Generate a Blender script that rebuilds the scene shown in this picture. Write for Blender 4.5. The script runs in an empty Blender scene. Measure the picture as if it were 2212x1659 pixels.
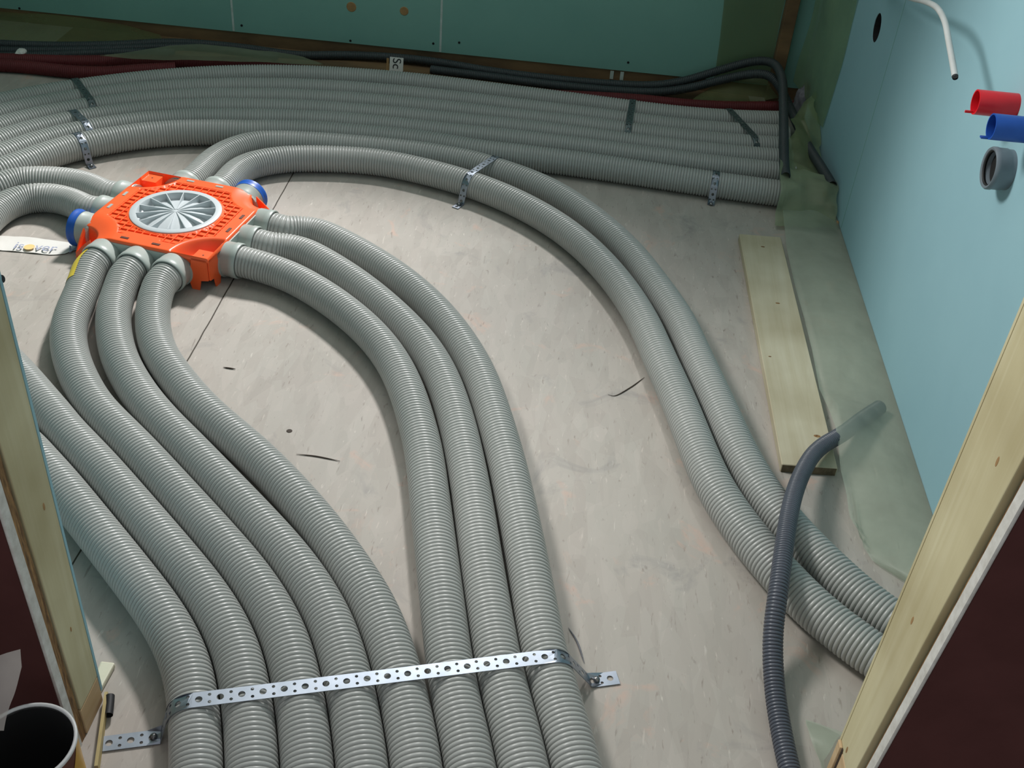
import bpy, bmesh, math, random
import numpy as np
from mathutils import Vector, Matrix
from mathutils.geometry import tessellate_polygon
random.seed(4); rng = np.random.RandomState(7)
SC = bpy.context.scene; COL = SC.collection

# ------------------------------------------------------------ camera (solved from the vanishing points of the photo)
F = 2350.0; CX, CY = 1106.0, 829.5; H = 1.40
DN = np.array([829 - CX, 3958 - CY, F]); DN /= np.linalg.norm(DN)
YV = np.array([1361 - CX, -913 - CY, F]); YV -= DN * YV.dot(DN); YV /= np.linalg.norm(YV)
XV = np.cross(DN, YV); XV = XV if XV[0] > 0 else -XV
cam = bpy.data.objects.new('camera', bpy.data.cameras.new('camera')); COL.objects.link(cam)
cam.data.sensor_fit = 'HORIZONTAL'; cam.data.sensor_width = 36.0; cam.data.lens = 36.0 * F / 2212.0
cam.data.clip_start = 0.02; cam.data.clip_end = 60
def c2w(v): return Vector((v[0]*XV[0]+v[1]*XV[1]+v[2]*XV[2], v[0]*YV[0]+v[1]*YV[1]+v[2]*YV[2], -(v[0]*DN[0]+v[1]*DN[1]+v[2]*DN[2])))
cr, cu, cf = c2w((1, 0, 0)), c2w((0, -1, 0)), c2w((0, 0, 1))
cam.matrix_world = Matrix(((cr.x, cu.x, -cf.x, 0), (cr.y, cu.y, -cf.y, 0), (cr.z, cu.z, -cf.z, H), (0, 0, 0, 1)))
SC.camera = cam
def ray(px, py):
    r = np.array([px - CX, py - CY, F]); return np.array([r.dot(XV), r.dot(YV), -r.dot(DN)])
def at(px, py, z=0.0):                       # the point of the horizontal plane at height z seen at a pixel
    r = ray(px, py); return np.array([0, 0, H]) + r * ((z - H) / r[2])
def atX(px, py, X): r = ray(px, py); return np.array([0, 0, H]) + r * (X / r[0])
def atY(px, py, Y): r = ray(px, py); return np.array([0, 0, H]) + r * (Y / r[1])

# ------------------------------------------------------------ world, lights, exposure
vs = SC.view_settings
vs.view_transform = 'Standard'; vs.look = 'None'; vs.gamma = 1.0; vs.use_curve_mapping = False; vs.exposure = 0.0
wld = bpy.data.worlds.new('world'); SC.world = wld; wld.use_nodes = True
wld.node_tree.nodes['Background'].inputs[0].default_value = (0.92, 0.96, 1.0, 1)
wld.node_tree.nodes['Background'].inputs[1].default_value = 0.50
def aim(o, p, t):
    o.location = p; o.rotation_euler = (Vector(t) - Vector(p)).to_track_quat('-Z', 'Y').to_euler()
l = bpy.data.lights.new('window_light', 'SPOT'); l.energy = 1170; l.spot_size = math.radians(42); l.spot_blend = 1.0; l.shadow_soft_size = 0.26; l.color = (1.0, 0.98, 0.97)
key = bpy.data.objects.new('window_light', l); COL.objects.link(key); aim(key, (-0.15, 5.1, 3.35), (-1.22, 2.0, 0))
l = bpy.data.lights.new('ceiling_spot', 'SPOT'); l.energy = 150; l.spot_size = math.radians(60); l.spot_blend = 0.6; l.shadow_soft_size = 0.26; l.color = (1.0, 0.985, 0.96)
sp = bpy.data.objects.new('ceiling_spot', l); COL.objects.link(sp); aim(sp, (-1.2, 1.95, 1.85), (0.77, 1.33, 0.46))
l = bpy.data.lights.new('overhead_fill', 'AREA'); l.energy = 10; l.shape = 'SQUARE'; l.size = 1.5; l.color = (0.95, 1.0, 0.98)  # added weak fill to lift the dim back of the room, no known fixture
cp_ = bpy.data.objects.new('overhead_fill', l); COL.objects.link(cp_); aim(cp_, (-0.5, 2.7, 2.49), (-0.5, 2.7001, 0))

# ------------------------------------------------------------ materials
def lin(c): return tuple((x/255/12.92 if x <= 10 else ((x/255+0.055)/1.055)**2.4) for x in c) + (1,)
def nm(name):
    m = bpy.data.materials.new(name); m.use_nodes = True
    nt = m.node_tree; return m, nt, nt.nodes['Principled BSDF']
def noise(nt, scale, detail=4, rough=0.6, vec=None, dist=0):
    n = nt.nodes.new('ShaderNodeTexNoise'); n.inputs['Scale'].default_value = scale; n.inputs['Detail'].default_value = detail
    n.inputs['Roughness'].default_value = rough; n.inputs['Distortion'].default_value = dist
    if vec: nt.links.new(vec, n.inputs['Vector'])
    return n
def ramp(nt, src, stops):
    r = nt.nodes.new('ShaderNodeValToRGB'); e = r.color_ramp.elements
    while len(e) < len(stops): e.new(0.5)
    for i, (p, c) in enumerate(stops): e[i].position = p; e[i].color = c
    nt.links.new(src, r.inputs[0]); return r
def mix(nt, fac, a, b, mode='MIX'):
    n = nt.nodes.new('ShaderNodeMix'); n.data_type = 'RGBA'; n.blend_type = mode
    for s, v in ((n.inputs[0], fac), (n.inputs[6], a), (n.inputs[7], b)):
        if hasattr(v, 'is_linked') or hasattr(v, 'links'): nt.links.new(v, s)
        else: s.default_value = v
    return n.outputs[2]
def coords(nt, scale=(1, 1, 1), rot=(0, 0, 0)):
    t = nt.nodes.new('ShaderNodeTexCoord'); mp = nt.nodes.new('ShaderNodeMapping')
    mp.inputs['Scale'].default_value = scale; mp.inputs['Rotation'].default_value = rot
    nt.links.new(t.outputs['Object'], mp.inputs['Vector']); return mp.outputs[0]
def bump(nt, bs, src, strength=0.2, dist=0.002):
    b = nt.nodes.new('ShaderNodeBump'); b.inputs['Strength'].default_value = strength; b.inputs['Distance'].default_value = dist
    nt.links.new(src, b.inputs['Height']); nt.links.new(b.outputs[0], bs.inputs['Normal'])
def simple(name, c1, c2=None, scale=30, rough=0.5, metal=0.0, stretch=(1, 1, 1), bmp=0.0, spec=0.5):
    m, nt, bs = nm(name); c2 = c2 or tuple(x*0.85 for x in c1)
    n = noise(nt, scale, vec=coords(nt, stretch)); r = ramp(nt, n.outputs[0], [(0.3, lin(c1)), (0.7, lin(c2))])
    nt.links.new(r.outputs[0], bs.inputs['Base Color']); bs.inputs['Roughness'].default_value = rough; bs.inputs['Metallic'].default_value = metal
    bs.inputs['Specular IOR Level'].default_value = spec
    if bmp: bump(nt, bs, n.outputs[0], bmp)
    return m
def wood(name, c1, c2, scale=6, axis=2, knots=True, rough=0.65):
    m, nt, bs = nm(name)
    st = [26, 26, 26]; st[axis] = 1.3
    v = coords(nt, tuple(st)); n = noise(nt, scale/6, 5, 0.6, v, 0.6)
    r = ramp(nt, n.outputs[0], [(0.30, lin(c1)), (0.55, lin(c2)), (0.75, lin(c1))])
    n2 = noise(nt, 5, 3, 0.5, coords(nt)); r2 = ramp(nt, n2.outputs[0], [(0.32, (0.76, 0.73, 0.67, 1)), (0.62, (1, 1, 1, 1))])
    c = mix(nt, 1.0, r.outputs[0], r2.outputs[0], 'MULTIPLY')
    nt.links.new(c, bs.inputs['Base Color']); bs.inputs['Roughness'].default_value = rough; bump(nt, bs, n.outputs[0], 0.15, 0.001)
    return m
def film(name, col, alpha):
    m, nt, bs = nm(name)
    n = noise(nt, 9, 4, 0.6, coords(nt))
    r = ramp(nt, n.outputs[0], [(0.3, lin(col)), (0.7, lin(tuple(min(255, x*1.12) for x in col)))])
    nt.links.new(r.outputs[0], bs.inputs['Base Color']); bs.inputs['Roughness'].default_value = 0.42
    tl = nt.nodes.new('ShaderNodeBsdfTranslucent'); nt.links.new(r.outputs[0], tl.inputs[0])
    ms = nt.nodes.new('ShaderNodeMixShader'); ms.inputs[0].default_value = 0.35
    nt.links.new(bs.outputs[0], ms.inputs[1]); nt.links.new(tl.outputs[0], ms.inputs[2])
    tr = nt.nodes.new('ShaderNodeBsdfTransparent'); tr.inputs[0].default_value = (0.93, 0.96, 0.90, 1)
    m2 = nt.nodes.new('ShaderNodeMixShader'); m2.inputs[0].default_value = alpha
    nt.links.new(tr.outputs[0], m2.inputs[1]); nt.links.new(ms.outputs[0], m2.inputs[2])
    nt.links.new(m2.outputs[0], nt.nodes['Material Output'].inputs[0]); bump(nt, bs, n.outputs[0], 0.3, 0.004)
    return m

def floor_material():
    m, nt, bs = nm('floor_board')
    big = noise(nt, 2.2, 3, 0.5, coords(nt))
    base = ramp(nt, big.outputs[0], [(0.35, lin((166, 161, 153))), (0.65, lin((173, 165, 158)))]).outputs[0]
    # pressed flakes: three layers of stretched cells at different angles
    for ang, sc, a, b, f in ((0.5, 34, (186, 180, 170), (154, 148, 139), 0.5), (-0.7, 46, (188, 177, 168), (158, 152, 142), 0.45), (1.7, 38, (182, 177, 169), (160, 151, 143), 0.4)):
        v = nt.nodes.new('ShaderNodeTexVoronoi'); v.inputs['Scale'].default_value = sc; v.inputs['Randomness'].default_value = 1
        nt.links.new(coords(nt, (1, 0.30, 1), (0, 0, ang)), v.inputs['Vector'])
        sx = nt.nodes.new('ShaderNodeSeparateColor'); nt.links.new(v.outputs['Color'], sx.inputs[0])
        rr = ramp(nt, sx.outputs[0], [(0.0, lin(b)), (1.0, lin(a))])
        base = mix(nt, f*0.6, base, rr.outputs[0])
    # pinkish rubbed spots
    n = noise(nt, 9, 5, 0.65, coords(nt, (1, 1, 1), (0, 0, 0.3)), 0.8)
    base = mix(nt, ramp(nt, n.outputs[0], [(0.60, (0, 0, 0, 1)), (0.72, (0.55, 0.55, 0.55, 1))]).outputs[0], base, lin((200, 163, 145)))
    n = noise(nt, 7, 5, 0.65, coords(nt, (1, 1, 1), (0, 0, 1.3)), 0.8)
    base = mix(nt, ramp(nt, n.outputs[0], [(0.60, (0, 0, 0, 1)), (0.74, (0.55, 0.55, 0.55, 1))]).outputs[0], base, lin((134, 132, 130)))
    # fine dark fibres
    for ang, sc, c in ((0.4, 110, (112, 100, 88)), (1.9, 130, (118, 104, 92)), (-0.9, 95, (108, 98, 90)), (2.6, 120, (214, 208, 198)), (1.1, 100, (206, 196, 186))):
        n = noise(nt, sc, 3, 0.55, coords(nt, (1, 0.22, 1), (0, 0, ang)), 0.5)
        base = mix(nt, ramp(nt, n.outputs[0], [(0.66, (0, 0, 0, 1)), (0.76, (0.5, 0.5, 0.5, 1))]).outputs[0], base, lin(c))
    # the joints between two boards
    t = nt.nodes.new('ShaderNodeTexCoord'); sx = nt.nodes.new('ShaderNodeSeparateXYZ'); nt.links.new(t.outputs['Object'], sx.inputs[0])
    def m_(op, a, b):
        q = nt.nodes.new('ShaderNodeMath'); q.operation = op
        for i, v in enumerate((a, b)):
            if isinstance(v, (int, float)): q.inputs[i].default_value = v
            else: nt.links.new(v, q.inputs[i])
        return q.outputs[0]
    wob = noise(nt, 14, 2, 0.5, coords(nt)).outputs[0]
    d = m_('ABSOLUTE', m_('ADD', m_('ADD', sx.outputs[0], 0.757), m_('MULTIPLY', m_('SUBTRACT', wob, 0.5), 0.004)), 0)
    base = mix(nt, m_('LESS_THAN', d, 0.0016), base, lin((62, 55, 46)))
    nt.links.new(base, bs.inputs['Base Color']); bs.inputs['Roughness'].default_value = 0.62; bs.inputs['Specular IOR Level'].default_value = 0.3
    bump(nt, bs, noise(nt, 120, 3, 0.6, coords(nt)).outputs[0], 0.12, 0.001)
    return m

M = dict(
    floor=floor_material(),
    duct=simple('grey_duct_plastic', (170, 171, 167), (162, 164, 160), 6, 0.32),
    port=simple('grey_moulded_plastic', (170, 178, 172), (164, 172, 167), 8, 0.35),
    disc=simple('pale_grey_plastic', (196, 202, 204), (188, 195, 198), 8, 0.38),
    orange=simple('orange_plastic', (253, 104, 52), (248, 96, 46), 9, 0.36),
    blue_cap=simple('blue_cap_plastic', (38, 96, 190), (30, 84, 172), 9, 0.4),
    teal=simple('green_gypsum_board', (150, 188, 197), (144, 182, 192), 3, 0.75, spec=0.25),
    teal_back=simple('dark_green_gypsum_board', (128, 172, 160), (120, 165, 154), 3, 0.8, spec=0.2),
    white_edge=simple('gypsum_core', (214, 212, 206), (190, 186, 178), 60, 0.8, bmp=0.4),
    osb=simple('strand_board_edge', (168, 128, 80), (70, 46, 28), 230, 0.8, stretch=(1, 1, 0.12), bmp=0.4),
    stud=wood('spruce_stud', (210, 202, 168), (198, 188, 150)),
    sole=wood('spruce_sole', (212, 186, 148), (196, 166, 126), axis=1),
    board=wood('spruce_board', (204, 197, 174), (190, 181, 154), axis=1),
    end_grain=simple('end_grain', (120, 106, 84), (88, 78, 60), 90, 0.85),
    brown=simple('brown_board_face', (78, 45, 43), (70, 39, 37), 12, 0.85, spec=0.15),
    brown_sole=simple('brown_sole_plate', (126, 98, 66), (84, 66, 46), 14, 0.85, stretch=(0.3, 1, 1)),
    red=simple('red_duct_plastic', (100, 25, 29), (88, 21, 25), 8, 0.6),
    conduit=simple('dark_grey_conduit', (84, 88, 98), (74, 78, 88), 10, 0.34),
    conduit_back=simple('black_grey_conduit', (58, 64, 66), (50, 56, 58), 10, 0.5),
    steel=simple('galvanised_steel', (158, 165, 176), (142, 150, 160), 25, 0.40, 1.0),
    dull_steel=simple('dull_steel', (104, 116, 116), (84, 96, 98), 25, 0.5, 0.6),
    screw=simple('screw_steel', (150, 150, 150), (110, 110, 110), 60, 0.35, 1.0),
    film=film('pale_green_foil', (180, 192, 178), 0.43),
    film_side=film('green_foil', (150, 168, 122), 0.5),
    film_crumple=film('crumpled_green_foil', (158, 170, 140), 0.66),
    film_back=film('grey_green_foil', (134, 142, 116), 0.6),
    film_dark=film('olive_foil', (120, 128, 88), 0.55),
    bag=film('clear_bag', (190, 182, 176), 0.6),
    cable=simple('grey_cable', (196, 198, 196), (184, 186, 184), 20, 0.5),
    stub_red=simple('red_pipe_plastic', (232, 30, 44), (214, 24, 38), 20, 0.4),
    stub_blue=simple('blue_pipe_plastic', (34, 84, 176), (28, 72, 160), 20, 0.4),
    stub_grey=simple('grey_pipe_plastic', (118, 128, 136), (106, 116, 124), 20, 0.4),
    rubber=simple('black_rubber', (34, 34, 36), (26, 26, 28), 20, 0.6),
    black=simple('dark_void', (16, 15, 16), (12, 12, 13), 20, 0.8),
    paper=simple('white_paper', (224, 222, 216), (214, 211, 204), 12, 0.7),
    ink=simple('blue_grey_ink', (164, 169, 190), (158, 163, 184), 20, 0.7),
    ink_yellow=simple('yellow_ink', (238, 206, 140), (230, 196, 130), 20, 0.7),
    ink_dark=simple('dark_ink', (38, 42, 44), (30, 34, 36), 20, 0.7),
    yellow=simple('yellow_sticker', (222, 198, 70), (212, 188, 62), 20, 0.55),
    white_rim=simple('white_enamel', (214, 214, 212), (200, 200, 200), 20, 0.35),
    tin=simple('brown_tin_paint', (104, 54, 36), (84, 42, 30), 20, 0.5),
    tin_yellow=simple('yellow_tin_print', (190, 146, 56), (172, 126, 44), 30, 0.5),
    cream=simple('cream_plastic', (216, 212, 188), (206, 202, 178), 30, 0.5),
    lath=wood('pale_lath', (196, 180, 128), (176, 158, 108), axis=1),
    seam=simple('white_joint', (196, 206, 200), (170, 184, 176), 40, 0.8),
    splinter=simple('dark_splinter', (74, 62, 52), (60, 50, 42), 40, 0.8),
    wool=simple('grey_insulation', (126, 126, 132), (104, 104, 110), 80, 0.95, bmp=0.6),
    plug=simple('tan_plug', (166, 130, 84), (146, 112, 72), 60, 0.8),
)

# ------------------------------------------------------------ mesh helpers
def link(name, me, mat, parent=None, smooth=False):
    o = bpy.data.objects.new(name, me); COL.objects.link(o)
    if mat is not None: me.materials.append(mat)
    if smooth: me.polygons.foreach_set('use_smooth', [True]*len(me.polygons))
    if parent is not None: o.parent = parent
    return o
def pyd(name, v, f, mat, parent=None, smooth=False):
    me = bpy.data.meshes.new(name); me.from_pydata([tuple(map(float, x)) for x in v], [], [tuple(map(int, x)) for x in f]); me.update()
    return link(name, me, mat, parent, smooth)
def from_bm(name, bm, mat, parent=None, smooth=False, bevel=0.0, segs=2):
    me = bpy.data.meshes.new(name); bmesh.ops.recalc_face_normals(bm, faces=bm.faces); bm.to_mesh(me); bm.free()
    o = link(name, me, mat, parent, smooth)
    if bevel:
        b = o.modifiers.new('bevel', 'BEVEL'); b.width = bevel; b.segments = segs; b.limit_method = 'ANGLE'
    return o
def tag(o, label, cat, group=None, kind=None):
    o['label'] = label; o['category'] = cat
    if group: o['group'] = group
    if kind: o['kind'] = kind
    return o
def struct(o, label=None):
    o['kind'] = 'structure'
    if label: o['label'] = label
    return o
def empty(name, loc=(0, 0, 0), rz=0.0):
    o = bpy.data.objects.new(name, None); COL.objects.link(o); o.location = tuple(map(float, loc)); o.rotation_euler = (0, 0, rz); o.empty_display_size = 0.05
    return o
def box(bm, x0, x1, y0, y1, z0, z1):
    v = [bm.verts.new(p) for p in ((x0, y0, z0), (x1, y0, z0), (x1, y1, z0), (x0, y1, z0), (x0, y0, z1), (x1, y0, z1), (x1, y1, z1), (x0, y1, z1))]
    for f in ((0, 3, 2, 1), (4, 5, 6, 7), (0, 1, 5, 4), (1, 2, 6, 5), (2, 3, 7, 6), (3, 0, 4, 7)): bm.faces.new([v[i] for i in f])
def boxo(name, b, mat, parent=None, bevel=0.0):
    bm = bmesh.new(); box(bm, *b); return from_bm(name, bm, mat, parent, bevel=bevel)
def lathe(prof, n=32, axis='z', closed=False):
    """points (r, h) turned about an axis -> verts, faces"""
    v, f = [], []
    k = len(prof)
    for i in range(n):
        a = 2*math.pi*i/n; c, s = math.cos(a), math.sin(a)
        for r, h in prof:
            v.append((r*c, r*s, h) if axis == 'z' else ((h, r*c, r*s) if axis == 'x' else (r*c, h, r*s)))
    for i in range(n):
        j = (i+1) % n
        for q in range(k if closed else k-1):
            q2 = (q+1) % k
            f.append((i*k+q, j*k+q, j*k+q2, i*k+q2))
    return v, f
def prism(outline, holes, z0, z1):
    """flat outline (with holes) in xy, given thickness -> verts, faces"""
    loops = [outline] + holes
    pts = [p for lp in loops for p in lp]; n = len(pts)
    tris = tessellate_polygon([[Vector((p[0], p[1], 0)) for p in lp] for lp in loops])
    v = [(p[0], p[1], z1) for p in pts] + [(p[0], p[1], z0) for p in pts]
    f = [tuple(t) for t in tris] + [tuple(i+n for i in reversed(t)) for t in tris]
    o = 0
    for lp in loops:
        k = len(lp)
        for i in range(k): f.append((o+i, o+(i+1) % k, o+(i+1) % k+n, o+i+n))
        o += k
    return v, f
def catmull(P, sub=14):
    P = np.asarray(P, float); Q = np.vstack([2*P[0]-P[1], P, 2*P[-1]-P[-2]]); out = []
    for i in range(1, len(Q)-2):
        p0, p1, p2, p3 = Q[i-1:i+3]
        d = [max(np.linalg.norm(b-a), 1e-6)**0.5 for a, b in ((p0, p1), (p1, p2), (p2, p3))]
        m1 = (p1-p0)/d[0]-(p2-p0)/(d[0]+d[1])+(p2-p1)/d[1]; m2 = (p2-p1)/d[1]-(p3-p1)/(d[1]+d[2])+(p3-p2)/d[2]
        m1 *= d[1]; m2 *= d[1]
        for t in np.arange(sub)/sub:
            out.append((2*t**3-3*t**2+1)*p1+(t**3-2*t**2+t)*m1+(-2*t**3+3*t**2)*p2+(t**3-t**2)*m2)
    out.append(Q[-2]); return np.array(out)
def resample(P, step):
    s = np.concatenate([[0], np.cumsum(np.linalg.norm(np.diff(P, axis=0), axis=1))]); n = max(2, int(round(s[-1]/step))+1)
    t = np.linspace(0, s[-1], n); return np.stack([np.interp(t, s, P[:, i]) for i in range(3)], 1)
def smooth_path(P, it, lo=2, hi=2):
    P = P.copy()
    for _ in range(it):
        Q = P.copy(); Q[1:-1] = 0.25*P[:-2]+0.5*P[1:-1]+0.25*P[2:]; Q[:lo] = P[:lo]; Q[len(P)-hi:] = P[len(P)-hi:]; P = Q
    return P
def sweep(P, radii, n):
    """tube round a path, parallel-transported ring frame -> numpy verts and quads"""
    N = len(P); T = np.gradient(P, axis=0); T /= np.linalg.norm(T, axis=1)[:, None]
    u = np.array([0, 0, 1.0]); u -= T[0]*u.dot(T[0])
    if np.linalg.norm(u) < 0.1: u = np.array([0, 1.0, 0]) - T[0]*T[0][1]
    U = np.zeros_like(P)
    for i in range(N):
        u = u - T[i]*u.dot(T[i]); u /= np.linalg.norm(u); U[i] = u
    W = np.cross(T, U); a = 2*np.pi*np.arange(n)/n
    V = P[:, None, :]+radii[:, None, None]*(U[:, None, :]*np.cos(a)[None, :, None]+W[:, None, :]*np.sin(a)[None, :, None])
    i = np.arange(N-1)[:, None]; j = np.arange(n)[None, :]; j2 = (j+1) % n
    Fc = np.stack([i*n+j, (i+1)*n+j, (i+1)*n+j2, i*n+j2], -1)
    return V.reshape(-1, 3), Fc.reshape(-1, 4)
def np_mesh(name, V, Fc, mat, parent=None, smooth=True):
    me = bpy.data.meshes.new(name); nf = len(Fc)
    me.vertices.add(len(V)); me.vertices.foreach_set('co', V.astype(np.float32).ravel())
    me.loops.add(nf*4); me.loops.foreach_set('vertex_index', Fc.astype(np.int32).ravel())
    me.polygons.add(nf); me.polygons.foreach_set('loop_start', np.arange(0, nf*4, 4, dtype=np.int32)); me.polygons.foreach_set('loop_total', np.full(nf, 4, np.int32))
    me.polygons.foreach_set('use_smooth', np.ones(nf, bool)); me.update(calc_edges=True); me.validate()
    return link(name, me, mat, parent)
RINGS = ((0.0, 1.0), (0.08, 0.68), (0.19, 0.20), (0.36, 0.02), (0.5, 0.0), (0.66, 0.02), (0.83, 0.20), (0.94, 0.68))
def corrugated(name, P, R, pitch, depth, n, mat, parent=None):
    s = np.concatenate([[0], np.cumsum(np.linalg.norm(np.diff(P, axis=0), axis=1))]); k = int(s[-1]/pitch)
    ts, rr = [], []
    for i in range(k):
        for f, d in RINGS: ts.append((i+f)*pitch); rr.append(R-depth*d)
    ts.append(k*pitch); rr.append(R-depth)
    Q = np.stack([np.interp(ts, s, P[:, c]) for c in range(3)], 1)
    V, Fc = sweep(Q, np.array(rr), n); return np_mesh(name, V, Fc, mat, parent)
def plain_tube(name, P, R, n, mat, parent=None):
    V, Fc = sweep(P, np.full(len(P), R), n); return np_mesh(name, V, Fc, mat, parent)
def sheet(name, L, Rr, nu, nv, zf, mat, parent=None):
    """cloth-like sheet between two edge polylines; zf(u, v, p) moves each point"""
    L = resample(np.asarray(L, float), 1e9) if len(L) < 2 else np.asarray(L, float); Rr = np.asarray(Rr, float)
    def par(P):
        s = np.concatenate([[0], np.cumsum(np.linalg.norm(np.diff(P, axis=0), axis=1))]); t = np.linspace(0, s[-1], nv+1)
        return np.stack([np.interp(t, s, P[:, i]) for i in range(3)], 1)
    A, B = par(L), par(Rr); v = []
    for j in range(nv+1):
        for i in range(nu+1):
            p = A[j]+(B[j]-A[j])*i/nu; v.append(zf(i/nu, j/nv, p) if zf else p)
    f = [(j*(nu+1)+i, j*(nu+1)+i+1, (j+1)*(nu+1)+i+1, (j+1)*(nu+1)+i) for j in range(nv) for i in range(nu)]
    return pyd(name, v, f, mat, parent, True)
from mathutils import noise as mnoise
def wr(p, s=6.0, a=0.01, seed=0.0): return a*mnoise.noise(Vector((p[0]*s+seed, p[1]*s, p[2]*s)))

# ------------------------------------------------------------ setting
XR = 0.768; YB = 3.665; XL = -2.07; ZG = 0.045
fl = boxo('floor', (-2.4, 1.3, -0.6, 4.0, -0.03, 0.0), M['floor']); struct(fl, 'pale pressed-wood floor boards')

# right wall of green gypsum board with a round cut-out
wr_o = empty('wall_right'); struct(wr_o, 'light blue-green gypsum board wall on the right')
hc = atX(1894, 60, XR)[1:]
def circ(c, r, n=28, ph=0): return [(c[0]+r*math.cos(ph+2*math.pi*i/n), c[1]+r*math.sin(ph+2*math.pi*i/n)) for i in range(n)]
v, f = prism([(0.90, 0.014), (YB, 0.014), (YB, 2.3), (0.90, 2.3)], [circ(hc, 0.037)], 0, 0.0125)
pyd('gypsum_board', [(XR+0.0125-p[2], p[0], p[1]) for p in v], f, M['teal'], wr_o)
v, f = lathe([(0.0366, 0.0015), (0.0366, 0.0195)], 28, 'x'); pyd('cut_out_shade', [(XR+a, hc[0]+b, hc[1]+c) for a, b, c in v], f, M['black'], wr_o)  # black sleeve paints shade onto the inner edge of the hole
boxo('cavity_shade', (XR+0.020, XR+0.035, 0.9, YB, 0.06, 2.3), M['black'], wr_o)  # black board close behind the hole stands in for its unlit depth
boxo('sole_plate', (XR+0.0135, XR+0.055, 0.9, YB-0.02, 0.0, 0.05), M['brown_sole'], wr_o)
boxo('joint_line', (XR-0.0004, XR+0.001, 2.716, 2.7185, 0.02, 2.3), M['teal_back'], wr_o)

# back wall: a low wall under a wide opening that lets the light in
wb = empty('wall_back'); struct(wb, 'dark green gypsum board wall at the back')
SILL = 1.36
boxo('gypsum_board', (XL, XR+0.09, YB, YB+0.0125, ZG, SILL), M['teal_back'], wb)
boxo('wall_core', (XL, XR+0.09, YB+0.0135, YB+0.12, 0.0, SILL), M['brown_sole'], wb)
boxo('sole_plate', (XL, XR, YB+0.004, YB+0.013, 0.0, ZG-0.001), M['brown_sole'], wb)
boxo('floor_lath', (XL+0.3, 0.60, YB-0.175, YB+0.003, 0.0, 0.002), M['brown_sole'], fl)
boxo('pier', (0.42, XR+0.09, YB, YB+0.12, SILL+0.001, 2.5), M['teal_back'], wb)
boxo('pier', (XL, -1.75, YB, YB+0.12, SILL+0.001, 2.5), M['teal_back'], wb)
for px, py in ((502, 30), (953, 50)):
    p = atY(px, py, YB); boxo('joint_strip', (p[0]-0.0035, p[0]+0.0035, YB-0.0012, YB+0.001, ZG+0.002, SILL), M['seam'], wb)
for px, py in ((42, 18), (522, 55), (757, 88), (936, 94), (992, 92), (1357, 135)):
    p = atY(px, py, YB); v, f = lathe([(0, -0.0012), (0.0042, -0.001), (0.0042, 0)], 10, 'y')
    pyd('screw_head', [(p[0]+a, YB+b, p[2]+c) for a, b, c in v], f, M['black'], wb)
for px, py, r in ((759, 15, 0.017), (873, 24, 0.015)):
    p = atY(px, py, YB); v, f = lathe([(0, -0.0015), (r*0.9, -0.0013), (r, 0)], 18, 'y')
    pyd('filler_patch', [(p[0]+a, YB+b, p[2]+c) for a, b, c in v], f, M['plug'], wb)
for px in (1321, 1343):
    p = atY(px, 166, YB); boxo('chip', (p[0]-0.006, p[0]+0.006, YB+0.0, YB+0.004, 0.012, 0.04), M['seam'], wb)
cl = boxo('ceiling', (XL-0.1, XR+0.09, 0.88, YB+0.12, 2.501, 2.55), M['white_edge']); struct(cl, 'ceiling of the room, above the photo')
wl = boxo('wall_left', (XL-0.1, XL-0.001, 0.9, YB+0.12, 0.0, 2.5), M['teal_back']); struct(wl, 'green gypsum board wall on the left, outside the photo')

# corner batten
p0, p1 = atY(1768, 0, YB-0.03), atY(1712, 232, YB-0.03)
bm = bmesh.new(); box(bm, 0.655, 0.695, YB-0.045, YB-0.001, 0.0, 2.3)
cb = from_bm('corner_batten', bm, M['brown_sole'], bevel=0.002); tag(cb, 'rough brown upright wooden batten in the back right corner', 'batten')

# near partition with the doorway we look through
JL, JR, YF = -0.603, 0.475, 0.978
def pier(name, x_edge, x_far, lab, k, zs=0.055, inner='teal'):
    o = empty(name); struct(o, lab); s = 1 if x_far > x_edge else -1
    a, b = sorted((x_edge, x_far)); e = 0.004*s; a2, b2 = sorted((x_edge+e, x_far))
    def layer(nm_, x0, x1, y0, y1, z0, z1, mat, bev=0.0, y1_lean=True, y0_lean=True):
        bm = bmesh.new(); box(bm, x0, x1, y0, y1, z0, z1)
        for v in bm.verts:                               # the boards on the near side lean a little off the stud
            near_ = abs(v.co.y-y0) < 1e-6
            if (near_ and y0_lean) or (not near_ and y1_lean): v.co.y -= k*v.co.z
        return from_bm(nm_, bm, mat, o, bevel=bev)
    layer('inner_gypsum_board', a, b, YF-0.005, YF, 0.02, 2.3, M[inner], 0, False, False)
    layer('stud', a, b, YF-0.064, YF-0.0055, zs+0.001, 2.3, M['stud'], 0.0015, False, True)
    layer('sole_plate', a, b, YF-0.066, YF-0.0055, 0.0, zs, M['sole'], 0.0015, False, True)
    e8 = (0.008 if s > 0 else 0.0012)*s; a8, b8 = sorted((x_edge+e8, x_far))
    layer('strand_board', a8, b8, YF-0.083, YF-0.0685, 0.0, 2.3, M['osb'])
    layer('outer_gypsum_board', a, b, YF-0.099, YF-0.0835, 0.0, 2.3, M['white_edge'])
    layer('board_face', a2, b2, YF-0.101, YF-0.0992, 0.0, 2.3, M['brown'])
    return o
pier('wall_front_left', JL, -1.9, 'cut end of partition wall at the left of the doorway', 0.03)
pier('wall_front_right', JR, 1.25, 'cut end of partition wall at the right of the doorway', 0.085, 0.105, 'stud')

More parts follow.
